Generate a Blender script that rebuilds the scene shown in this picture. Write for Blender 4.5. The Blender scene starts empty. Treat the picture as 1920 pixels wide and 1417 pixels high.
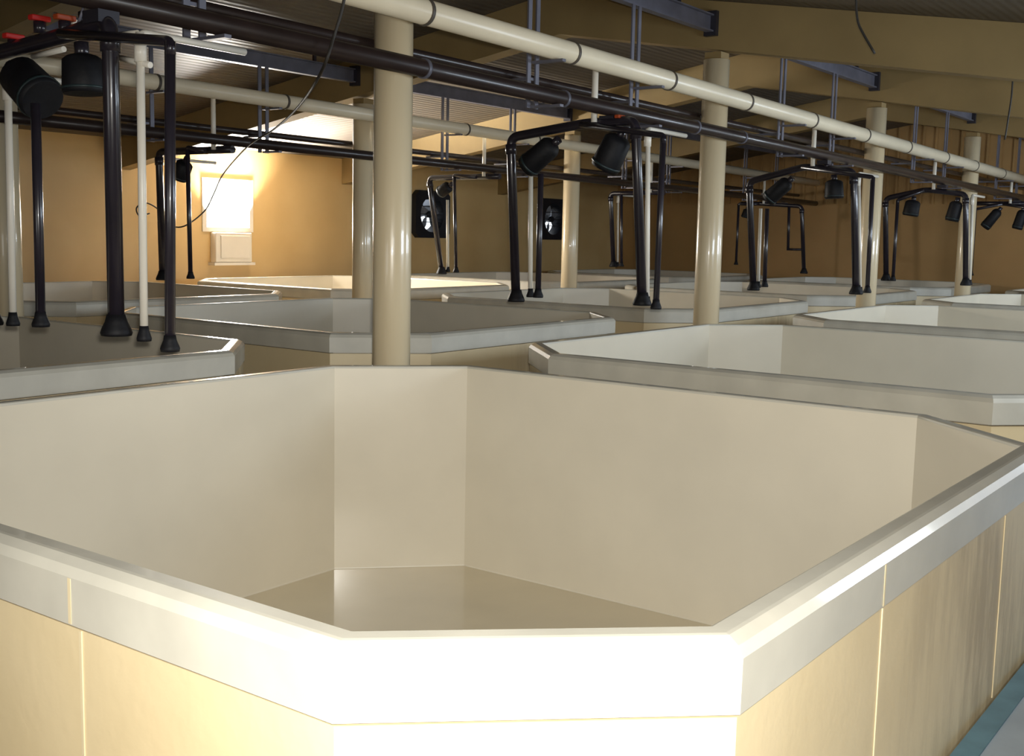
import bpy, bmesh, math, random
from mathutils import Vector, Matrix
random.seed(4)
S = bpy.context.scene
COL = S.collection
ZR = 1.05          # height of the tank rims above the ground slab; every z below is measured from the rims

# ---------------------------------------------------------------- camera
YAW, PITCH, ROLL, FPX = 0.63256524, 0.12160921, 0.02086146, 2131.62
fw = Vector((math.cos(YAW)*math.cos(PITCH), math.sin(YAW)*math.cos(PITCH), -math.sin(PITCH)))
r0 = Vector((math.sin(YAW), -math.cos(YAW), 0)); u0 = r0.cross(fw)
rt = r0*math.cos(ROLL)+u0*math.sin(ROLL); up = -r0*math.sin(ROLL)+u0*math.cos(ROLL)
cam = bpy.data.objects.new('camera', bpy.data.cameras.new('camera')); COL.objects.link(cam)
CAM = Vector((-1.2434, -0.7554, 0.66+ZR))
M = Matrix((rt, up, -fw)).transposed().to_4x4(); M.translation = CAM
cam.matrix_world = M
cam.data.sensor_width = 36; cam.data.lens = FPX*36/1920; cam.data.shift_y = -8.95/1920
cam.data.clip_start = 0.05; cam.data.clip_end = 200
S.camera = cam
# ---------------------------------------------------------------- view, world, lights
S.view_settings.view_transform = 'Standard'; S.view_settings.look = 'None'
S.view_settings.gamma = 1; S.view_settings.use_curve_mapping = False
S.view_settings.exposure = 0.0
w = bpy.data.worlds.new('world'); S.world = w; w.use_nodes = True
bg = w.node_tree.nodes['Background']; bg.inputs[0].default_value = (0.86, 0.93, 1.0, 1); bg.inputs[1].default_value = 1.6
S.cycles.max_bounces = 10; S.cycles.diffuse_bounces = 5; S.cycles.glossy_bounces = 4
S.cycles.sample_clamp_indirect = 8; S.cycles.caustics_reflective = False; S.cycles.caustics_refractive = False

def area(name, loc, aim, sx, sy, power, col, spread=180):
    d = bpy.data.lights.new(name, 'AREA'); d.shape = 'RECTANGLE'; d.size = sx; d.size_y = sy
    d.energy = power; d.color = col; d.spread = math.radians(spread)
    o = bpy.data.objects.new(name, d); COL.objects.link(o)
    o.location = (loc[0], loc[1], loc[2]+ZR)
    o.rotation_euler = Vector(aim).to_track_quat('-Z', 'Y').to_euler()
    return o
# daylight in the windows of the wall beside and behind the photographer (out of the picture)
WIN_R = [(-0.6, 1.0), (5.2, 1.8), (10.2, 1.8), (15.2, 1.8)]      # centre x, width of the right wall's windows
for i, (cx, ww) in enumerate(WIN_R):
    area('window_daylight', (cx, -1.62, 0.95), (0, 1, -0.22), ww, 0.8, (18, 100, 140, 160)[i], (0.75, 0.87, 1.0))
# added fill light, set in an unseen door opening behind the photographer
area('added_door_fill', (-5.9, 1.6, 0.15), (1, 0, 0.0), 3.2, 2.2, 30, (1.0, 0.95, 0.86))
# daylight in the back wall's window and between the fan blades
area('window_daylight', (9.285, 12.04, 0.97), (0.0, -1, 2.0), 0.80, 0.62, 1300, (1.0, 0.95, 0.86), 115)
area('window_daylight', (9.285, 12.09, 0.97), (0, -1, -0.05), 0.80, 0.62, 330, (1.0, 0.96, 0.88))
# the photographer's flash
fl = bpy.data.lights.new('camera_flash', 'SPOT'); fl.energy = 680; fl.spot_size = math.radians(86); fl.spot_blend = 1.0; fl.color = (1.0, 0.965, 0.89); fl.shadow_soft_size = 0.03
flo = bpy.data.objects.new('camera_flash', fl); COL.objects.link(flo)
flo.location = CAM + up*0.07 + rt*0.02 + fw*0.03
flo.rotation_euler = (fw + rt*0.02 - up*0.17).to_track_quat('-Z', 'Y').to_euler()

# ---------------------------------------------------------------- materials
def mat(name, col, rough=0.5, spec=0.5, metal=0.0, coat=0.0, var=0.06, vscale=3.0, bump=0.0, bscale=40.0,
        stretch=(1, 1, 1), col2=None, emis=None, estr=0.0, coat_rough=0.05):
    m = bpy.data.materials.new(name); m.use_nodes = True
    nt = m.node_tree; b = nt.nodes['Principled BSDF']; L = nt.links
    b.inputs['Roughness'].default_value = rough; b.inputs['Metallic'].default_value = metal
    b.inputs['Specular IOR Level'].default_value = spec
    b.inputs['Coat Weight'].default_value = coat; b.inputs['Coat Roughness'].default_value = coat_rough
    tc = nt.nodes.new('ShaderNodeTexCoord'); mp = nt.nodes.new('ShaderNodeMapping'); mp.inputs['Scale'].default_value = stretch
    L.new(tc.outputs['Object'], mp.inputs['Vector'])
    n = nt.nodes.new('ShaderNodeTexNoise'); n.inputs['Scale'].default_value = vscale; n.inputs['Detail'].default_value = 5
    L.new(mp.outputs[0], n.inputs['Vector'])
    rp = nt.nodes.new('ShaderNodeValToRGB')
    c2 = col2 or tuple(c*(1-var*2.2) for c in col)
    c1 = col if col2 else tuple(min(1, c*(1+var)) for c in col)
    rp.color_ramp.elements[0].color = (*c2, 1); rp.color_ramp.elements[1].color = (*c1, 1)
    rp.color_ramp.elements[0].position = 0.3; rp.color_ramp.elements[1].position = 0.7
    L.new(n.outputs['Fac'], rp.inputs['Fac']); L.new(rp.outputs['Color'], b.inputs['Base Color'])
    if bump:
        n2 = nt.nodes.new('ShaderNodeTexNoise'); n2.inputs['Scale'].default_value = bscale; n2.inputs['Detail'].default_value = 3
        L.new(mp.outputs[0], n2.inputs['Vector'])
        bp = nt.nodes.new('ShaderNodeBump'); bp.inputs['Strength'].default_value = bump; bp.inputs['Distance'].default_value = 0.01
        L.new(n2.outputs['Fac'], bp.inputs['Height']); L.new(bp.outputs['Normal'], b.inputs['Normal'])
    if emis:
        b.inputs['Emission Color'].default_value = (*emis, 1); b.inputs['Emission Strength'].default_value = estr
    return m
def lin(r, g, b):
    f = lambda c: ((c/255+0.055)/1.055)**2.4 if c > 10 else c/255/12.92
    return (f(r), f(g), f(b))
MAT = {}
MAT['rim'] = mat('fibreglass_rim', lin(196, 192, 178), 0.45, 0.5, coat=0.6, var=0.05, vscale=5, bump=0.03, bscale=40, coat_rough=0.07)
MAT['rim_pale'] = mat('fibreglass_rim_pale', lin(205, 205, 200), 0.35, 0.5, coat=0.3, var=0.04, vscale=5)
MAT['liner'] = mat('fibreglass_liner', lin(216, 208, 189), 0.34, 0.5, coat=0.35, var=0.035, vscale=1.6, bump=0.05, bscale=14, coat_rough=0.15)
MAT['tank_floor'] = mat('wet_tank_floor', lin(216, 204, 177), 0.35, 0.5, coat=0.6, var=0.03, vscale=2.5, bump=0.02, bscale=9, coat_rough=0.04)
MAT['seam'] = mat('joint_filler', lin(212, 196, 160), 0.7, 0.2, var=0.05)
MAT['column'] = mat('column_pipe', lin(222, 205, 170), 0.28, 0.5, coat=0.5, var=0.04, vscale=2.0, stretch=(1, 1, 0.15), bump=0.08, bscale=30)
MAT['beam'] = mat('beam_paint', lin(148, 126, 84), 0.6, 0.3, var=0.06, vscale=2.0, bump=0.06, bscale=25)
MAT['steel'] = mat('blue_grey_steel', lin(112, 112, 124), 0.45, 0.5, metal=0.25, var=0.1, vscale=6)
MAT['steel_dark'] = mat('dark_steel', lin(48, 46, 54), 0.45, 0.5, metal=0.2, var=0.1, vscale=6)
MAT['black'] = mat('black_pvc', lin(40, 36, 44), 0.28, 0.5, coat=0.3, var=0.12, vscale=5)
MAT['black_hdr'] = mat('dark_brown_pvc', lin(46, 36, 34), 0.35, 0.4, coat=0.15, var=0.12, vscale=5)
MAT['rubber'] = mat('black_rubber', lin(22, 22, 26), 0.6, 0.3, var=0.2, vscale=9, bump=0.2, bscale=30)
MAT['white'] = mat('white_pvc', lin(232, 226, 212), 0.35, 0.5, var=0.03)
MAT['cream_pipe'] = mat('cream_pvc', lin(240, 228, 200), 0.32, 0.5, var=0.03)
MAT['band'] = mat('pipe_band', lin(92, 84, 74), 0.5, var=0.1)
MAT['red'] = mat('red_handle', lin(205, 40, 34), 0.4, var=0.05)
MAT['orange'] = mat('orange_handle', lin(170, 70, 30), 0.45, var=0.05)
MAT['cable'] = mat('grey_cable', lin(46, 42, 36), 0.6, var=0.1)
MAT['teal'] = mat('teal_band', lin(38, 52, 54), 0.4, var=0.1)
MAT['concrete'] = mat('grey_concrete', lin(146, 156, 164), 0.55, 0.4, var=0.06, vscale=4, bump=0.12, bscale=45)
MAT['ground'] = mat('ground_concrete', lin(140, 120, 92), 0.7, 0.3, var=0.08, vscale=3)
MAT['blue'] = mat('blue_stripe_paint', lin(84, 118, 130), 0.5, 0.4, var=0.1, vscale=9)
MAT['box_white'] = mat('white_painted_metal', lin(222, 214, 200), 0.45, 0.4, var=0.03)
MAT['fan_black'] = mat('fan_black_metal', lin(24, 26, 34), 0.5, 0.4, var=0.1)
MAT['blade'] = mat('fan_blade_metal', lin(150, 152, 158), 0.35, 0.5, metal=0.6, var=0.05)
MAT['daylight'] = mat('bright_sky_outside', (1, 1, 1), 1.0, emis=(1.0, 0.97, 0.92), estr=6.0)

def wall_mat(name, a, b, rough, seams=True):
    m = mat(name, a, rough, 0.4, coat=0.0, vscale=1.1, col2=b, bump=0.10, bscale=18)
    return m
MAT['wall'] = wall_mat('tan_block_wall', lin(214, 183, 128), lin(202, 169, 114), 0.42)
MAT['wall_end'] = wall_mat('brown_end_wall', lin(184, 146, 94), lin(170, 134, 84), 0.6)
def panel_mat():
    # painted plywood with long pale scuffs running down the boards
    m = mat('tan_tank_panel', lin(218, 200, 162), 0.42, 0.4, coat=0.2, vscale=2.2, col2=lin(209, 190, 150), bump=0.08, bscale=30, coat_rough=0.2)
    nt = m.node_tree; L = nt.links; b = nt.nodes['Principled BSDF']
    tc = nt.nodes.new('ShaderNodeTexCoord'); mp = nt.nodes.new('ShaderNodeMapping')
    mp.inputs['Scale'].default_value = (14, 14, 2.2); mp.inputs['Rotation'].default_value = (0, 0.35, 0)
    L.new(tc.outputs['Object'], mp.inputs[0])
    n = nt.nodes.new('ShaderNodeTexNoise'); n.inputs['Scale'].default_value = 1.0; n.inputs['Detail'].default_value = 7; n.inputs['Roughness'].default_value = 0.75
    L.new(mp.outputs[0], n.inputs['Vector'])
    n2 = nt.nodes.new('ShaderNodeTexNoise'); n2.inputs['Scale'].default_value = 1.3; L.new(tc.outputs['Object'], n2.inputs['Vector'])
    mu = nt.nodes.new('ShaderNodeMath'); mu.operation = 'MULTIPLY'; L.new(n.outputs['Fac'], mu.inputs[0]); L.new(n2.outputs['Fac'], mu.inputs[1])
    rp = nt.nodes.new('ShaderNodeValToRGB'); rp.color_ramp.elements[0].position = 0.21; rp.color_ramp.elements[1].position = 0.33
    rp.color_ramp.elements[0].color = (0, 0, 0, 1); rp.color_ramp.elements[1].color = (0.75, 0.75, 0.75, 1)
    L.new(mu.outputs[0], rp.inputs[0])
    mx = nt.nodes.new('ShaderNodeMix'); mx.data_type = 'RGBA'
    old = b.inputs['Base Color'].links[0].from_socket
    sx = nt.nodes.new('ShaderNodeSeparateXYZ'); L.new(tc.outputs['Object'], sx.inputs[0])
    mr = nt.nodes.new('ShaderNodeMapRange'); mr.inputs['From Min'].default_value = -0.6; mr.inputs['From Max'].default_value = 0.5
    L.new(sx.outputs['X'], mr.inputs['Value'])
    m2 = nt.nodes.new('ShaderNodeMath'); m2.operation = 'MULTIPLY'; L.new(rp.outputs[0], m2.inputs[0]); L.new(mr.outputs[0], m2.inputs[1])
    L.new(m2.outputs[0], mx.inputs[0]); L.new(old, mx.inputs[6]); mx.inputs[7].default_value = (*lin(166, 146, 112), 1)
    L.new(mx.outputs[2], b.inputs['Base Color'])
    return m
MAT['panel'] = panel_mat()
def roof_mat():
    m = mat('dark_corrugated_roof', lin(94, 86, 76), 0.5, 0.4, vscale=0.8, col2=lin(80, 73, 66))
    nt = m.node_tree; L = nt.links; b = nt.nodes['Principled BSDF']
    tc = nt.nodes.new('ShaderNodeTexCoord'); wv = nt.nodes.new('ShaderNodeTexWave'); wv.bands_direction = 'Y'
    wv.inputs['Scale'].default_value = 4.0; L.new(tc.outputs['Object'], wv.inputs['Vector'])
    bp = nt.nodes.new('ShaderNodeBump'); bp.inputs['Strength'].default_value = 0.2; bp.inputs['Distance'].default_value = 0.02
    L.new(wv.outputs['Fac'], bp.inputs['Height']); L.new(bp.outputs[0], b.inputs['Normal'])
    return m
MAT['roof'] = roof_mat()

# ---------------------------------------------------------------- mesh helpers
class MB:
    def __init__(s): s.bm = bmesh.new(); s.smooth = False
    def box(s, x0, x1, y0, y1, z0, z1):
        v = [s.bm.verts.new((x, y, z)) for z in (z0, z1) for x, y in ((x0, y0), (x1, y0), (x1, y1), (x0, y1))]
        for f in ((0, 3, 2, 1), (4, 5, 6, 7), (0, 1, 5, 4), (1, 2, 6, 5), (2, 3, 7, 6), (3, 0, 4, 7)):
            s.bm.faces.new([v[i] for i in f])
        return s
    def tube(s, pts, r, n=16, cap=True, r1=None):
        P = [Vector(p) for p in pts]; k = len(P); rings = []
        t = (P[1]-P[0]).normalized(); a = Vector((0, 0, 1)) if abs(t.z) < 0.9 else Vector((1, 0, 0))
        u = t.cross(a).normalized(); pt = t
        for i in range(k):
            tn = (P[min(i+1, k-1)]-P[max(i-1, 0)])
            if 0 < i < k-1: tn = (P[i]-P[i-1]).normalized()+(P[i+1]-P[i]).normalized()
            tn.normalize()
            q = pt.rotation_difference(tn); u = (q @ u); u = (u-tn*u.dot(tn)).normalized(); pt = tn
            v = tn.cross(u); rr = r[i] if isinstance(r, (list, tuple)) else (r if r1 is None else r+(r1-r)*i/(k-1))
            rings.append([s.bm.verts.new(P[i]+(u*math.cos(2*math.pi*j/n)+v*math.sin(2*math.pi*j/n))*rr) for j in range(n)])
        for i in range(k-1):
            for j in range(n):
                f = s.bm.faces.new((rings[i][j], rings[i][(j+1) % n], rings[i+1][(j+1) % n], rings[i+1][j])); f.smooth = True
        if cap:
            s.bm.faces.new(rings[0][::-1]); s.bm.faces.new(rings[-1])
        return s
    def prism(s, poly, lo, hi):          # vertical prism
        a = [s.bm.verts.new((x, y, lo)) for x, y in poly]; b = [s.bm.verts.new((x, y, hi)) for x, y in poly]
        n = len(poly); s.bm.faces.new(a[::-1]); s.bm.faces.new(b)
        for i in range(n): s.bm.faces.new((a[i], a[(i+1) % n], b[(i+1) % n], b[i]))
        return s
    def loops(s, rings, close=False, capl=False, caph=False):
        R = [[s.bm.verts.new(p) for p in ring] for ring in rings]; n = len(R[0])
        m = len(R) if close else len(R)-1
        for k in range(m):
            A, B = R[k], R[(k+1) % len(R)]
            for i in range(n): s.bm.faces.new((A[i], A[(i+1) % n], B[(i+1) % n], B[i]))
        if capl: s.bm.faces.new(R[0][::-1])
        if caph: s.bm.faces.new(R[-1])
        return s
    def build(s, name, m, parent=None, kind=None, origin=None, bevel=0):
        bmesh.ops.recalc_face_normals(s.bm, faces=s.bm.faces)
        me = bpy.data.meshes.new(name)
        o = bpy.data.objects.new(name, me); COL.objects.link(o)
        if parent is not None:
            o.parent = parent
            if not isinstance(parent, bpy.types.Object): raise ValueError
            off = Vector((-parent['_ox'], -parent['_oy'], -parent['_oz'])) if '_ox' in parent else Vector((0, 0, 0))
            bmesh.ops.translate(s.bm, verts=s.bm.verts, vec=off)
            o['_ox'], o['_oy'], o['_oz'] = -off.x, -off.y, -off.z
        else:
            c = Vector(origin) if origin else sum((v.co for v in s.bm.verts), Vector())/len(s.bm.verts)
            if not origin: c.z = min(v.co.z for v in s.bm.verts)
            bmesh.ops.translate(s.bm, verts=s.bm.verts, vec=-c)
            o.location = (c.x, c.y, c.z+ZR); o['_ox'], o['_oy'], o['_oz'] = c.x, c.y, c.z
        s.bm.to_mesh(me); s.bm.free()
        me.materials.append(MAT[m] if isinstance(m, str) else m)
        if bevel:
            b = o.modifiers.new('bevel', 'BEVEL'); b.width = bevel; b.segments = 2; b.limit_method = 'ANGLE'
        if kind: o['kind'] = kind
        return o
def tag(o, label, cat, group=None):
    o['label'] = label; o['category'] = cat
    if group: o['group'] = group
    return o
def thing(name, loc, label, cat, group=None):
    o = bpy.data.objects.new(name, None); COL.objects.link(o); o.empty_display_size = 0.1
    o.location = (loc[0], loc[1], loc[2]+ZR); o['_ox'], o['_oy'], o['_oz'] = loc
    return tag(o, label, cat, group)
def struct(name, mb, m): return mb.build(name, m, kind='structure')
def fillet(pts, r=0.06, n=5):
    P = [Vector(p) for p in pts]; out = [P[0]]
    for i in range(1, len(P)-1):
        a = (P[i-1]-P[i]); b = (P[i+1]-P[i]); d = min(r, a.length*0.45, b.length*0.45)
        A = P[i]+a.normalized()*d; B = P[i]+b.normalized()*d
        for k in range(n+1):
            t = k/n; out.append(A*(1-t)**2+P[i]*2*t*(1-t)+B*t*t)
    out.append(P[-1]); return out
def spline(pts, n=8):
    P = [Vector(p) for p in pts]; P = [P[0]*2-P[1]]+P+[P[-1]*2-P[-2]]; out = []
    for i in range(1, len(P)-2):
        for k in range(n):
            t = k/n; a, b, c, d = P[i-1:i+3]
            out.append(0.5*((2*b)+(c-a)*t+(2*a-5*b+4*c-d)*t*t+(3*b-a-3*c+d)*t**3))
    out.append(P[-2]); return out

# ---------------------------------------------------------------- the building
X0, X1, Y0, Y1 = -6.0, 19.75, -1.55, 11.95
RY = 5.22                      # ridge line
def zc(y): return 2.86-0.163*abs(y-RY)           # underside of the roof
def zb(y): return 2.47-0.163*abs(y-RY)           # underside of the beams
struct('floor', MB().box(X0-0.2, X1+0.2, Y0-0.2, Y1+0.2, -1.25, -1.05), 'ground')
WALK = struct('floor_walkway', MB().box(X0, X1, Y0, 0.0-0.004, -1.05, -0.70), 'concrete')
st = MB().box(-0.4, X1, -0.068, -0.006, -0.70, -0.694)
tag(st.build('floor_stripe', 'blue'), 'blue painted stripe on the grey walkway along the tank foot', 'stripe')
# roof slopes
for nm, ya, yb in (('ceiling_right', Y0-0.2, RY), ('ceiling_left', RY, Y1+0.2)):
    mb = MB()
    rings = []
    for x in (X0-0.2, X1+0.2):
        rings.append([(x, ya, zc(ya)), (x, yb, zc(yb)), (x, yb, zc(yb)+0.12), (x, ya, zc(ya)+0.12)])
    mb.loops(rings, capl=True, caph=True)
    struct(nm, mb, 'roof')
# back wall (left in the picture) with a window hole and two fan holes
def wall_with_holes(name, m, x0, x1, y0, y1, z0, z1, holes, axis='x'):
    mb = MB(); xs = sorted({x0, x1, *[h[0] for h in holes], *[h[1] for h in holes]})
    for a, b in zip(xs, xs[1:]):
        hs = [h for h in holes if h[0] <= a and h[1] >= b]; z = z0
        for h in sorted(hs, key=lambda h: h[2]):
            if h[2] > z: mb.box(a, b, y0, y1, z, h[2]) if axis == 'x' else mb.box(y0, y1, a, b, z, h[2])
            z = h[3]
        if z1 > z: mb.box(a, b, y0, y1, z, z1) if axis == 'x' else mb.box(y0, y1, a, b, z, z1)
    bmesh.ops.remove_doubles(mb.bm, verts=mb.bm.verts, dist=1e-5)
    return struct(name, mb, m)
WX0, WX1, WZ0, WZ1 = 8.89, 9.70, 0.65, 1.30
FANS = [(13.16, 14.05, 0.57, 1.36), (16.80, 17.70, 0.57, 1.36)]
wall_with_holes('wall_back', 'wall', X0, X1, Y1, Y1+0.2, -1.05, zc(Y1), [(WX0, WX1, WZ0, WZ1)]+[(a+.08, b-.08, c+.08, d-.08) for a, b, c, d in FANS])
wall_with_holes('wall_right', 'wall', X0, X1, Y0-0.2, Y0, -1.05, zc(Y0), [(c-w_/2, c+w_/2, 0.55, 1.35) for c, w_ in WIN_R])
# end walls: gable shaped
def gable(name, x0, x1, m, holes=()):
    mb = MB(); R = []
    if not holes:
        for x in (x0, x1):
            R.append([(x, Y0, -1.05), (x, Y1, -1.05), (x, Y1, zc(Y1)), (x, RY, zc(RY)), (x, Y0, zc(Y0))])
        mb.loops(R, capl=True, caph=True)
    else:
        a, b, c, d = holes
        for ya, yb, zl in ((Y0, a, -1.05), (a, b, d), (b, RY, -1.05), (RY, Y1, -1.05)):
            R = [[(x, ya, zl), (x, yb, zl), (x, yb, zc(yb)), (x, ya, zc(ya))] for x in (x0, x1)]
            mb.loops(R, capl=True, caph=True)
    return struct(name, mb, m)
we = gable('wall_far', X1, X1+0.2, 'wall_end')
gable('wall_near', X0-0.2, X0, 'wall', (0.0, 3.2, -1.05, 1.3))  # unseen doorway, added to go with the fill light
# vertical ribs of the cladding on the upper far wall
mb = MB(); y = Y0+0.1
while y < Y1:
    mb.box(X1-0.03, X1-0.001, y, y+0.035, 1.35, min(zc(y), zc(y+.035))-0.01); y += 0.22
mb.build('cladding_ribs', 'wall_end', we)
# window in the back wall: frame, mullion-free bright pane; the white shutter box under it
wf = MB()
wf.box(WX0-0.04, WX0+0.03, Y1-0.02, Y1+0.06, WZ0-0.04, WZ1+0.04).box(WX1-0.03, WX1+0.04, Y1-0.02, Y1+0.06, WZ0-0.04, WZ1+0.04)
wf.box(WX0+0.03, WX1-0.03, Y1-0.02, Y1+0.06, WZ0-0.04, WZ0+0.02).box(WX0+0.03, WX1-0.03, Y1-0.02, Y1+0.06, WZ1-0.02, WZ1+0.04)
win = wf.build('window_1', 'box_white', kind='structure')
MB().box(WX0, WX1, Y1+0.15, Y1+0.17, WZ0, WZ1).build('window_pane', 'daylight', win)
for i, (c, w_) in enumerate(WIN_R):
    f = MB(); a, b = c-w_/2, c+w_/2
    f.box(a-.04, a+.03, Y0-.08, Y0+.02, .51, 1.39).box(b-.03, b+.04, Y0-.08, Y0+.02, .51, 1.39)
    f.box(a+.03, b-.03, Y0-.08, Y0+.02, .51, .58).box(a+.03, b-.03, Y0-.08, Y0+.02, 1.32, 1.39)
    f.build('window_%d' % (i+2), 'box_white', kind='structure')
bx = thing('shutter_box', (9.30, Y1, 0.17), 'white square box on the tan wall right below the glaring window', 'wall box')
MB().box(8.99, 9.63, Y1-0.12, Y1-0.001, 0.19, 0.60).build('housing', 'box_white', bx, bevel=0.012)
MB().box(9.07, 9.58, Y1-0.135, Y1-0.12, 0.25, 0.56).build('front_panel', 'box_white', bx, bevel=0.006)
MB().box(8.95, 9.67, Y1-0.14, Y1-0.001, 0.15, 0.188).build('sill', 'box_white', bx)
# fans
for i, (a, b, c, d) in enumerate(FANS):
    lab = ('square black exhaust fan in the tan wall just right of the nearest column',
           'square black exhaust fan in the brown wall, half hidden by a slim cream column')[i]
    cx, cz = (a+b)/2, (c+d)/2
    t = thing('exhaust_fan', (cx, Y1, c), lab, 'fan', 'exhaust fans in the long back wall')
    f = MB(); y0, y1 = Y1-0.10, Y1+0.12; R = 0.27; n = 28
    ring = lambda y, r: [(cx+r*math.cos(2*math.pi*k/n), y, cz+r*math.sin(2*math.pi*k/n)) for k in range(n)]
    def sq(y):
        out = []
        for k in range(n):
            an = 2*math.pi*k/n; ca, sa = math.cos(an), math.sin(an); s_ = 1/max(abs(ca), abs(sa))
            out.append((cx+ca*s_*(b-a)/2, y, cz+sa*s_*(d-c)/2))
        return out
    f.loops([sq(y0), sq(Y1-0.001), [(cx+(p[0]-cx)*.8, p[1], cz+(p[2]-cz)*.8) for p in sq(Y1-0.001)], [(cx+(p[0]-cx)*.8, p[1], cz+(p[2]-cz)*.8) for p in sq(y1)], ring(y1, R), ring(y0+.02, R+.03)], close=True)
    f.build('housing', 'fan_black', t)
    h = MB(); h.tube([(cx, Y1-0.05, cz), (cx, Y1+0.06, cz)], 0.055, 16); h.build('motor', 'fan_black', t)
    bl = MB()
    for k in range(5):
        an = 2*math.pi*k/5+0.4+i*0.3; e = Vector((math.cos(an), 0, math.sin(an))); p = Vector((-math.sin(an), 0, math.cos(an)))
        c0 = Vector((cx, Y1+0.02, cz))
        V = []
        for rr, wd in ((0.05, 0.04), (0.15, 0.085), (0.25, 0.075)):
            V.append([c0+e*rr+p*wd+Vector((0, .03, 0)), c0+e*rr-p*wd-Vector((0, .03, 0)), c0+e*rr-p*wd-Vector((0, .024, 0)), c0+e*rr+p*wd+Vector((0, .036, 0))])
        bl.loops(V, capl=True, caph=True)
    bl.build('blades', 'blade', t)
    g = MB()
    for k in (-1, 0, 1): g.box(cx-.30, cx+.30, Y1-0.088, Y1-0.078, cz+k*.13-.006, cz+k*.13+.006)
    g.build('guard', 'fan_black', t)
    sh = MB()                      # half-open outside shutter slats: dark above, daylight below
    for k in range(4):
        z = cz-0.02+k*0.075; sh.box(cx-.28, cx+.28, Y1+0.135, Y1+0.15, z, z+0.072)
    sh.build('shutter', 'fan_black', t)
# roof beams
beam_x = [-0.37, 3.63, 7.63, 11.63, 15.63]
beam_lab = ['tan sloping roof beam behind the photographer, nearest of the roof beams',
            'tan roof beam over the nearest column, mostly above the picture',
            'widest tan roof beam in view, running over the second front column',
            'tan roof beam over the third front column, smaller than the one before it',
            'farthest tan roof beam, low over the fourth front column']
for x, lb in zip(beam_x[1:], beam_lab[1:]):
    mb = MB(); R = []
    for xx in (x-0.10, x+0.10):
        R.append([(xx, Y0+.002, zb(Y0)), (xx, RY, zb(RY)), (xx, Y1-.002, zb(Y1)), (xx, Y1-.002, zc(Y1)-.002), (xx, RY, zc(RY)-.002), (xx, Y0+.002, zc(Y0)-.002)])
    mb.loops(R, capl=True, caph=True)
    tag(mb.build('roof_beam', 'beam'), lb, 'beam', 'roof beams')

# ---------------------------------------------------------------- columns
CY = (3.69, 7.76)
col_lab = {(0, 0): 'thickest cream round column, standing right behind the front tank',
           (1, 0): 'second cream column of the front row, behind the right-hand empty tank',
           (2, 0): 'third cream column of the front row, between second and fourth',
           (3, 0): 'smallest cream column of the front row, near the right edge',
           (0, 1): 'cream column cut by the left edge of the picture',
           (1, 1): 'cream column of the rear row, just left of the thickest column',
           (2, 1): 'slim cream column in front of the right-hand black exhaust fan',
           (3, 1): 'cream column of the rear row almost hidden behind the second front column'}
for (i, j), lb in col_lab.items():
    x, y = 3.632+4*i, CY[j]
    t = thing('column', (x, y, -1.05), lb, 'column', 'round columns between the tanks')
    top = zb(y) if j == 1 else zb(y-0.11)
    top = min(zb(y-.11), zb(y+.11))
    MB().tube([(x, y, -1.05), (x, y, 0.5), (x, y, top-0.06)], 0.11, 40).build('shaft', 'column', t)
    MB().box(x-.075, x+.075, y-.075, y+.075, top-0.06, top-0.002).build('cap', 'beam', t)
# ---------------------------------------------------------------- tanks
def inset(V, w_):
    out = []; n = len(V)
    for k in range(n):
        A, B, C = Vector(V[k-1]), Vector(V[k]), Vector(V[(k+1) % n])
        d1 = (B-A).normalized(); d2 = (C-B).normalized()
        n1 = Vector((-d1.y, d1.x)); n2 = Vector((-d2.y, d2.x)); m = n1+n2; m = m/(m.dot(n1)); out.append(tuple(B+m*w_))
    return out
SX, SY, CH, PX, PY = 3.265, 3.308, 0.4704, 3.9993, 4.0709
OFF = {(1, 0): (-.0166, -.0118), (2, 0): (.0291, -.0449), (0, 1): (.0292, .0277), (1, 1): (-.0184, .0083), (2, 1): (-.0116, -.036)}
def oct_(i, j):
    if (i, j) == (0, 0): return [(.452, 0), (2.794, 0), (3.265, .514), (3.265, 2.802), (2.746, 3.308), (.47, 3.308), (0, 2.838), (0, .501)]
    ox, oy = OFF.get((i, j), (0, 0)); x0, y0 = i*PX+ox, j*PY+oy; x1, y1 = x0+SX, y0+SY; c = CH
    return [(x0+c, y0), (x1-c, y0), (x1, y0+c), (x1, y1-c), (x1-c, y1), (x0+c, y1), (x0, y1-c), (x0, y0+c)]
tank_lab = {(0, 0): 'large empty eight-sided fibreglass tank filling the foreground',
            (1, 0): 'empty eight-sided tank at right, directly behind the foreground tank',
            (2, 0): 'empty eight-sided tank at the right edge, second behind the foreground tank',
            (3, 0): 'eight-sided tank at the far right, third behind the foreground tank',
            (4, 0): 'farthest eight-sided tank of the front row, a sliver at the right edge',
            (0, 1): 'eight-sided tank at the left edge under the black down pipes',
            (1, 1): 'eight-sided tank in the middle, behind the thickest cream column',
            (2, 1): 'eight-sided tank left of the second front column, under the black pipe arch',
            (3, 1): 'eight-sided tank between the second and third front columns, middle row',
            (4, 1): 'farthest eight-sided tank of the middle row, behind the fourth front column',
            (1, 2): 'eight-sided tank by the back wall at left, glinting below the window',
            (2, 2): 'eight-sided tank by the back wall around the nearest column',
            (3, 2): 'eight-sided tank by the back wall right of the two black fans',
            (4, 2): 'farthest eight-sided tank by the back wall, beside the brown end wall'}
D = 1.028
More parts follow.
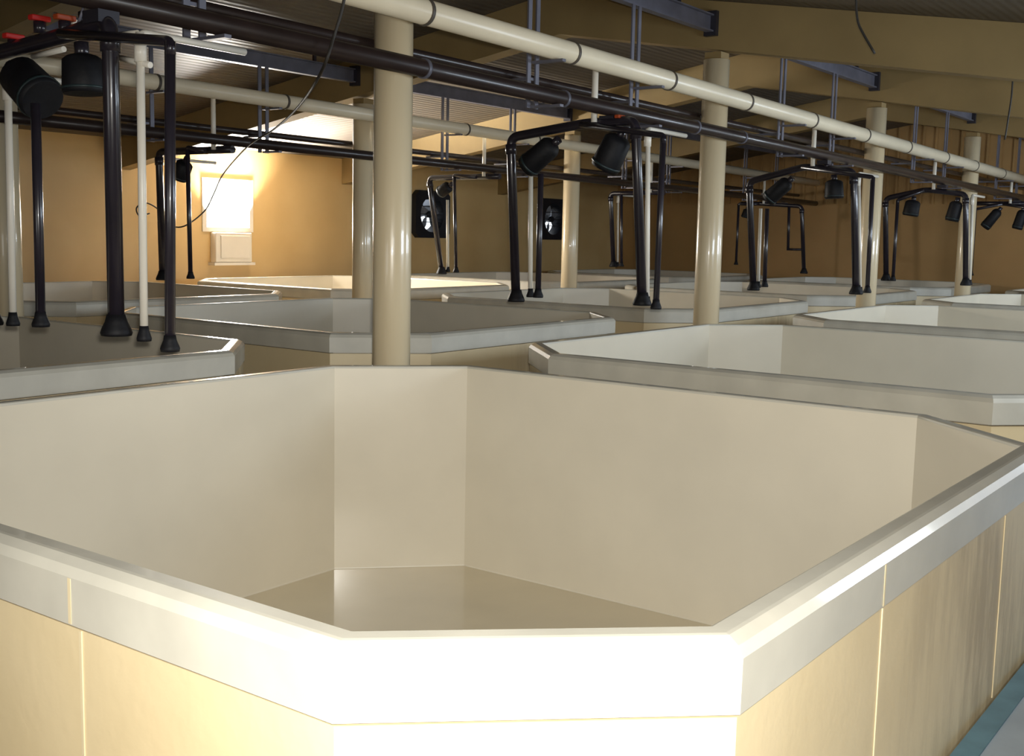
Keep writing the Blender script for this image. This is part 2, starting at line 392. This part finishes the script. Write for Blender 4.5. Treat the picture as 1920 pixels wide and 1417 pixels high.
for (i, j), lb in tank_lab.items():
    V = oct_(i, j); c = (sum(v[0] for v in V)/8, sum(v[1] for v in V)/8)
    t = thing('fish_tank', (c[0], c[1], -1.05), lb, 'tank', 'eight-sided tanks in rows')
    ring = lambda o, z: [(x, y, z) for x, y in (inset(V, o) if o else V)]
    W = 0.0816
    MB().loops([ring(.008, -1.048), ring(.008, -.135), ring(.030, -.135), ring(.030, -1.048)], close=True).build('side_panel', 'panel', t)
    rm = MB().loops([ring(.001, -.128), ring(0, -.030), ring(.012, -.012), ring(.034, -.001), ring(.042, 0), ring(W-.008, 0), ring(W-.002, -.003), ring(W, -.010), ring(W, -.05), ring(.030, -.05), ring(.030, -.128)], close=True)
    rm.build('rim', 'rim', t)
    MB().loops([ring(W+.0005, -.012), ring(W+.0005, -D+.008), ring(W+.003, -D+.002), ring(W+.03, -D), ring(W+.03, -D-.01), ring(W-.02, -D-.01), ring(W-.02, -.012)], close=True).build('liner', 'liner', t)
    MB().prism(inset(V, W+.012), -D-.008, -D+.003).build('tank_bottom', 'tank_floor', t)
    if (i, j) == (0, 0):
        for x in (1.19, 2.286):
            MB().box(x-.004, x+.004, 0.0055, 0.009, -.70, -.136).build('joint_strip', 'seam', t)
        MB().box(0.0055, 0.009, 1.202, 1.210, -.9, -.136).build('joint_strip', 'seam', t)
        for x in (1.17,): MB().box(x-.004, x+.004, -0.0008, 0.0, -.125, -.032).build('rim_joint', 'seam', t)
        MB().box(-0.0008, 0.0, 1.225, 1.235, -.125, -.032).build('rim_joint', 'seam', t)

# ---------------------------------------------------------------- overhead pipes along the rows
def long_pipe(name, y, z0, z1, xa, xb, r, m, lb, cat, rings=(), ringm='band', grp=None):
    sl = (z1-z0)/14.0; zz = lambda x: z0+sl*(x-4)
    t = thing(name, ((xa+xb)/2, y, zz((xa+xb)/2)), lb, cat, grp)
    MB().tube([(xa, y, zz(xa)), ((xa+xb)/2, y, zz((xa+xb)/2)), (xb, y, zz(xb))], r, 24).build('pipe', m, t)
    for x in rings: MB().tube([(x-.012, y, zz(x-.012)), (x+.012, y, zz(x+.012))], r+.006, 24).build('band_clamp', ringm, t)
    return zz
RW = [3.66, 5.13, 6.45, 7.80, 9.25, 10.7, 12.1, 13.6, 15.0, 16.5, 17.9]
ZW1 = long_pipe('water_pipe', 3.49, 1.862, 1.665, -1.5, X1-.002, 0.070, 'cream_pipe', 'thick cream overhead pipe crossing in front of the front columns', 'pipe', RW)
ZD1 = long_pipe('supply_pipe', 3.49, 1.558, 1.385, -1.5, X1-.002, 0.050, 'black_hdr', 'thick dark overhead pipe crossing in front of the front columns', 'pipe', [3.66, 5.05, 6.9, 7.75], 'steel')
ZU1 = long_pipe('return_pipe', 3.85, 1.712, 1.62, -1.5, X1-.002, 0.030, 'black_hdr', 'thin dark overhead pipe passing behind the front columns', 'pipe')
ZW2 = long_pipe('water_pipe', 7.56, 1.885, 1.76, 1.0, X1-.002, 0.066, 'cream_pipe', 'cream overhead pipe farther back, along the rear column row', 'pipe', [4.9, 6.35, 7.7, 9.1, 10.5], 'band')
ZD2 = long_pipe('supply_pipe', 7.56, 1.46, 1.37, 1.0, X1-.002, 0.047, 'black_hdr', 'lower dark overhead pipe along the rear column row', 'pipe')
ZU2 = long_pipe('return_pipe', 7.92, 1.59, 1.52, 1.0, X1-.002, 0.030, 'black_hdr', 'upper thinner dark overhead pipe behind the rear column row', 'pipe')
ROWS = [(3.69, ZW1, ZD1, ZU1, 0.070, 0.050), (7.76, ZW2, ZD2, ZU2, 0.066, 0.047)]
# girders between the beams and pairs of hanger bars
bay_names = ['nearest bay', 'second bay', 'third bay', 'farthest bay']
row_names = ['front column row', 'rear column row']
for j, (y, zw, zd, zu, rw, rd) in enumerate(ROWS):
    for b in range(5):
        xa, xb = 3.632+4*(b-1)+.101, 3.632+4*b-.101
        if b == 0: xa = -1.5 if j == 0 else 1.0
        if b == 4: xb = 19.7
        zt = zb(y)+0.27
        t = thing('steel_girder', ((xa+xb)/2, y, zt-.14), 'blue grey steel girder over the %s, %s' % (row_names[j], ['before the nearest column', 'just behind the nearest column', 'between second and third columns', 'between third and fourth columns', 'against the end wall'][b]), 'girder', 'steel girders between the roof beams')
        g = MB().box(xa, xb, y-.035, y+.035, zt-.012, zt).box(xa, xb, y-.035, y+.035, zt-.14, zt-.128).box(xa, xb, y-.005, y+.005, zt-.128, zt-.012)
        g.build('profile', 'steel', t)
        if b < 4: MB().box(xb-.05, xb, y-.055, y+.055, zt-.17, zt+.03).build('end_bracket', 'steel_dark', t)
        # purlins carrying the girder up to the roof
        for xx in (xa+.6, xb-.6): MB().box(xx-.015, xx+.015, y-.015, y+.015, zt, zc(y)-.004).build('strut', 'steel_dark', t)
        for q, dx in enumerate((1.30, 2.60)):
            hx = 3.632+4*(b-1)+dx
            if hx < xa+.1: continue
            yb_ = y-0.035
            t2 = thing('pipe_hanger', (hx, yb_, 0.8), '%s of blue grey hanger bars on the %s girder, %s' % (('nearer pair', 'farther pair')[q], row_names[j].split()[0]+'-row', ['over the left tank', 'right after the nearest column', 'after the second front column', 'after the third front column', 'by the end wall'][b]), 'hanger', 'pipe hangers under the girders')
            zl = zd(hx)-rd-.018
            for s_ in (-1, 1): MB().box(hx+s_*.045-.019, hx+s_*.045+.019, yb_-.006, yb_+.006, zl, zt-.141).build('bar', 'steel', t2)
            MB().box(hx-.02, hx+.02, y-.27, yb_-.006, zl, zl+.016).build('support_arm', 'steel', t2)
            MB().box(hx-.02, hx+.02, yb_+.006, y+.23, zu(hx)-.030-.018, zu(hx)-.0305).build('support_arm', 'steel', t2)
            MB().box(hx-.02, hx+.02, y-.28, yb_-.006, zw(hx)-rw-.018, zw(hx)-rw-.001).build('support_arm', 'steel', t2)

# where a line of sight of the photograph meets a row (y) or a cross line (x) of the hall
def ray(u, v): return fw + rt*((u-960)/FPX) - up*((v-699.55)/FPX)
C0 = CAM-Vector((0, 0, ZR))
def atp(u, v, y):
    d = ray(u, v); return C0+d*((y-C0.y)/d.y)
def atx(u, v, x):
    d = ray(u, v); return C0+d*((x-C0.x)/d.x)

# ---------------------------------------------------------------- pipe arches with down pipes over the tanks
def down_pipe(t, bot, top, r, m, n=18):
    b, tp = Vector(bot), Vector(top)
    o = MB().tube([b+Vector((0, 0, .02)), (b+tp)/2, tp], r, n).build('down_pipe', m, t)
    MB().tube([b, b+Vector((0, 0, .012)), b+Vector((0, 0, .022)), b+Vector((0, 0, .045)), b+Vector((0, 0, .065))], [r*1.75, r*1.85, r*1.7, r*1.25, r*1.1], n).build('end_fitting', 'rubber', o)
def slide(x, o, y, z):               # the same pipe a little nearer or farther along the row
    k = (x+o-C_X)/(x-C_X); return C_Y+(y-C_Y)*k, 0.66+(z-0.66)*k
C_X, C_Y = -1.2434, -0.7554
def arch(x, y0, name, lb, zd, zw, yw, L, R, hoods, handle, zarm, branch=True, grp='pipe arches over the tanks', arm_y=None, extra=None):
    """L, R: lists of (kind, y_top, z_top, y_bottom, z_bottom); kind thick, white or thin"""
    t = thing('pipe_arch', (x, y0, 0.15), lb, 'pipework', grp)
    ya, yb = arm_y
    tops = {}
    for side in (L, R):
        for kd, yt, zt, ybm, zbm in side:
            if kd == 'thick': tops[id(side)] = (yt, zt, ybm, zbm)
    pts = []
    if id(L) in tops: yt, zt, ybm, zbm = tops[id(L)]; pts += [(x, ybm, zbm+.02), (x, yt, zt)]
    else: pts += [(x, ya, zarm)]
    pts += [(x, y0, zarm)]
    if id(R) in tops: yt, zt, ybm, zbm = tops[id(R)]; pts += [(x, yt, zt), (x, ybm, zbm+.02)]
    else: pts += [(x, yb, zarm)]
    MB().tube(fillet(pts, 0.07), 0.034, 20).build('arch_pipe', 'black', t)
    for sd in (L, R):
        for kd, yt, zt, ybm, zbm in sd:
            if kd == 'thick':
                b = Vector((x, ybm, zbm))
                MB().tube([b, b+Vector((0, 0, .012)), b+Vector((0, 0, .03)), b+Vector((0, 0, .06)), b+Vector((0, 0, .09))], [.062, .066, .060, .046, .038], 20).build('end_fitting', 'rubber', t)
                MB().tube([(x, yt+(ybm-yt)*.03, zt+(zbm-zt)*.03-.015), (x, yt+(ybm-yt)*.09, zt+(zbm-zt)*.09-.015)], 0.041, 20).build('elbow_collar', 'black', t)
            elif kd in ('white', 'white0'):
                xx, (yt, zt), (ybm, zbm) = x+.07, slide(x, .07, yt, zt), slide(x, .07, ybm, zbm)
                down_pipe(t, (xx, ybm, zbm), (xx, yt, zt), 0.017, 'white')
                if kd == 'white0': continue
                MB().tube(fillet([(xx, yt, zt-.10), (xx, yt, zt), (xx+.55, yt, zt-.004)], .03), 0.0150, 14).build('white_elbow', 'white', t)
                MB().tube([(xx, yt, zt-.12), (xx, yt, zt-.03)], 0.025, 14).build('coupling', 'white', t)
            else:
                xx, (yt, zt), (ybm, zbm) = x-.06, slide(x, -.06, yt, zt), slide(x, -.06, ybm, zbm)
                down_pipe(t, (xx, ybm, zbm), (xx, yt, zt), 0.021, 'black')
                if kd == 'thin0': continue
                MB().tube(fillet([(xx, yt, zt-.05), (xx, yt, zt), (xx, y0, zarm-.01)], .04), 0.021, 14).build('side_pipe', 'black', t)
    MB().box(x-.05, x+.05, y0-.255, y0-.145, zarm+.02, zd(x)-.0515).build('clamp_block', 'steel_dark', t)
    if branch:
        zt = zw(x-.05)
        MB().tube([(x-.05, yw+.094, zt-.03), (x-.05, yw+.094, zarm)], 0.022, 14).build('branch_pipe', 'white', t)
    for (yy, zz, m) in handle:
        hd = MB().tube([(x, yy, zz-.06), (x, yy, zz-.01)], 0.026, 14); o = hd.build('valve', 'black', t)
        MB().box(x-.045, x+.045, yy-.02, yy+.02, zz-.008, zz+.016).build('handle', m, o, bevel=.006)
    if extra: extra(t, x)
    for k, (yt, zt, ybm, zbm, r, hl) in enumerate(hoods):
        za = zarm
        for p, q in zip(pts, pts[1:]):
            if abs(p[1]-q[1]) > .15 and min(p[1], q[1]) <= yt <= max(p[1], q[1]): za = p[2]+(q[2]-p[2])*(yt-p[1])/(q[1]-p[1])
        a, b = Vector((x, yt, za-.100)), Vector((x, ybm, zbm)); d = (b-a)
        h = thing('hanging_drum', (x, ybm, zbm), hl, 'drum', 'black drums hanging under the arches')
        MB().tube([a, a+d*.05, a+d*.14, a+d*.9, b], [r*.45, r*.72, r*.92, r, r*.93], 22).build('body', 'rubber', h)
        MB().tube([a+d*.84, a+d*.90], r*1.04, 22).build('teal_band', 'teal', h)
        MB().tube([a-d.normalized()*.05, a+d*.1], 0.03, 12).build('neck', 'black', h)
# nearest arch, top left corner
def stubs(t, x):
    for p, q in (((62, 106), (120, 92)), ((102, 28), (142, 42)), ((222, 108), (282, 122)), ((222, 66), (258, 62))):
        a, b = atx(*p, x+.075), atx(*q, x+.075)
        MB().tube([a, (a+b)/2, b], 0.013, 12).build('white_stub', 'white', t)
    a, b = atx(157, 12, x+.04), atx(142, 58, x+.04)
    MB().tube([a, (a+b)/2, b], 0.006, 8).build('steel_rod', 'steel', t)
arch(1.63, 3.69, 'A', 'nearest black pipe arch, over the left tank at the left edge', ZD1, ZW1, 3.49,
     [('thick', 4.42, 1.42, 4.44, .18), ('white', 4.21, 1.33, 4.23, .19), ('thin0', 3.99, 1.19, 4.00, .20)],
     [('thick', 3.43, 1.50, 3.43, .20), ('white', 3.23, 1.43, 3.24, .19), ('thin', 3.04, 1.38, 3.07, .16)],
     [(4.14, 1.46, 3.93, 1.20, .10, 'black drum hanging tilted at the left edge, nearest of the drums'),
      (3.63, 1.47, 3.62, 1.21, .09, 'black upright drum beside the thick black pipe at top left')],
     [(3.94, 1.545, 'red'), (4.15, 1.485, 'red'), (3.75, 1.53, 'orange')], 1.465, arm_y=(4.4, 3.4), branch=False, extra=stubs)
arch(5.63, 3.69, 'B', 'black pipe arch right of the nearest column, with down pipes', ZD1, ZW1, 3.49,
     [('thick', 4.34, 1.37, 4.26, .16), ('white0', 4.15, 1.10, 4.13, .20), ('thin0', 4.06, 1.10, 4.06, .20)],
     [('thick', 3.28, 1.45, 3.18, .19), ('white', 3.18, 1.39, 3.14, .19), ('thin', 3.06, 1.34, 3.07, .17)],
     [(3.95, 1.40, 4.19, 1.15, .088, 'black drum tilted to the left on the arch after the nearest column'),
      (3.40, 1.42, 3.52, 1.13, .105, 'black drum hanging beside the thick pipe near the second column')],
     [(3.405, 1.475, 'orange')], 1.445, arm_y=(4.3, 3.2))
arch(9.63, 3.69, 'C', 'black pipe arch between the second and third front columns', ZD1, ZW1, 3.49,
     [('thick', 4.27, 1.24, 4.17, .14), ('white0', 4.13, .97, 4.12, .17), ('thin0', 4.06, .97, 4.05, .18)],
     [('thick', 3.19, 1.33, 3.10, .15), ('white', 3.14, 1.31, 3.06, .16), ('thin', 3.00, 1.27, 2.99, .17)],
     [(3.84, 1.37, 4.06, 1.06, .080, 'black drum tilted left, hanging between the second and third columns'),
      (3.38, 1.36, 3.37, 1.07, .092, 'black upright drum hanging just left of the third front column')],
     [(3.46, 1.42, 'orange')], 1.38, arm_y=(4.2, 3.2))
arch(13.63, 3.69, 'D', 'black pipe arch between the third and fourth front columns', ZD1, ZW1, 3.49,
     [('thick', 4.20, 1.22, 4.13, .16), ('thin', 4.04, 1.2, 4.04, .16)],
     [('thick', 3.20, 1.27, 3.13, .14), ('white', 3.12, 1.26, 3.08, .15)],
     [(3.84, 1.22, 3.87, 1.00, .10, 'black drum hanging right of the third front column'),
      (3.30, 1.22, 3.35, .94, .085, 'black drum hanging just left of the fourth front column')],
     [], 1.33, arm_y=(4.2, 3.2))
arch(17.63, 3.69, 'E', 'farthest black pipe arch of the front row, at the right edge', ZD1, ZW1, 3.49,
     [('thin', 4.1, 1.2, 4.1, .16)], [('thin', 3.2, 1.2, 3.2, .16)],
     [(3.75, 1.20, 3.95, .92, .08, 'black drum tilted left at the right edge of the picture'),
      (3.40, 1.20, 3.47, .90, .08, 'farthest black drum, cut by the right edge of the picture')],
     [], 1.29, arm_y=(4.1, 3.3))
arch(5.63, 7.76, 'A2', 'black pipe arch in front of the glaring window, rear row', ZD2, ZW2, 7.56,
     [('thick', 8.52, 1.37, 8.49, .15), ('white', 8.36, 1.30, 8.37, .17), ('thin', 8.09, 1.40, 8.07, .18)], [],
     [(8.12, 1.34, 8.22, 1.12, .085, 'dark drum hanging on the arch left of the glaring window')], [], 1.365, arm_y=(8.5, 7.45))
arch(9.63, 7.76, 'B2', 'black pipe arch just right of the nearest column, before the fan', ZD2, ZW2, 7.56,
     [('thick', 8.55, 1.33, 8.33, .15), ('white0', 8.25, 1.06, 8.23, .18), ('thin', 8.15, 1.36, 8.10, .18)], [],
     [(8.22, 1.36, 8.37, 1.15, .075, 'black drum on the arch just right of the nearest column')], [], 1.335, arm_y=(8.5, 7.45))
arch(13.63, 7.76, 'C2', 'slim black pipe arch against the brown wall, left of the second column', ZD2, ZW2, 7.56,
     [('thick', 8.37, 1.30, 8.28, .20), ('white', 8.24, 1.28, 8.21, .21), ('thin', 8.18, 1.30, 8.14, .21)], [], [], [], 1.31, arm_y=(8.4, 7.45))
def ladder(t, x):
    MB().tube([(x, 7.18, .50), (x, 6.93, .50)], .02, 12).build('cross_pipe', 'black', t)
    MB().tube([(x, 7.20, 1.27), (x, 7.18, .48)], .024, 12).build('drop_pipe', 'black', t)
arch(17.63, 7.76, 'D2', 'farthest rear pipe arch with a cross pipe, seen on the brown wall', ZD2, ZW2, 7.56,
     [('thin', 8.15, 1.28, 8.15, .2)], [('thick', 6.97, 1.24, 6.87, .09)],
     [(7.98, 1.26, 8.02, 1.04, .07, 'small black drum right of the second front column, rear row')], [], 1.285, arm_y=(8.1, 7.2), extra=ladder)

# ---------------------------------------------------------------- hanging cables
cp = [atp(650, -60, 3.30), atp(645, 0, 3.33), atp(628, 62, 3.37), atp(600, 140, 3.5), atp(555, 205, 4.7), atp(510, 245, 6.0), atp(472, 268, 6.9), atp(440, 300, 8.2), atp(415, 332, 9.4), atp(400, 365, 9.9), atp(383, 396, 10.1), atp(345, 424, 10.1),
      atp(318, 420, 10.4), atp(296, 392, 10.2), atp(272, 380, 10.1), atp(256, 390, 10.1), atp(262, 405, 10.1), atp(280, 400, 10.15)]
cp.insert(0, Vector((cp[0].x, cp[0].y, zc(cp[0].y)-.005)))
tag(MB().tube(spline(cp, 6), 0.008, 8).build('hanging_cable', 'cable'), 'long grey cable swooping from the roof down to the window and curling up', 'cable')
c2 = [atx(1605, 0, 6.2), atx(1608, 38, 6.2), atx(1618, 62, 6.2), atx(1640, 100, 6.2)]
c2.insert(0, Vector((c2[0].x, c2[0].y, zc(c2[0].y)-.003)))
tag(MB().tube(spline(c2, 5), 0.008, 8).build('hanging_cable', 'cable'), 'short cable end dangling from the roof before the widest beam', 'cable')
c3 = [atx(1899, 148, 10.2), atx(1896, 185, 10.2), atx(1890, 225, 10.2), atx(1884, 262, 10.2)]
c3.insert(0, Vector((c3[0].x, c3[0].y, zc(c3[0].y)-.003)))
tag(MB().tube(spline(c3, 5), 0.008, 8).build('hanging_cable', 'cable'), 'thin cable dangling from the roof near the right edge', 'cable')
# bookkeeping values are not part of the scene
for o in bpy.data.objects:
    for k in ('_ox', '_oy', '_oz'):
        if k in o: del o[k]
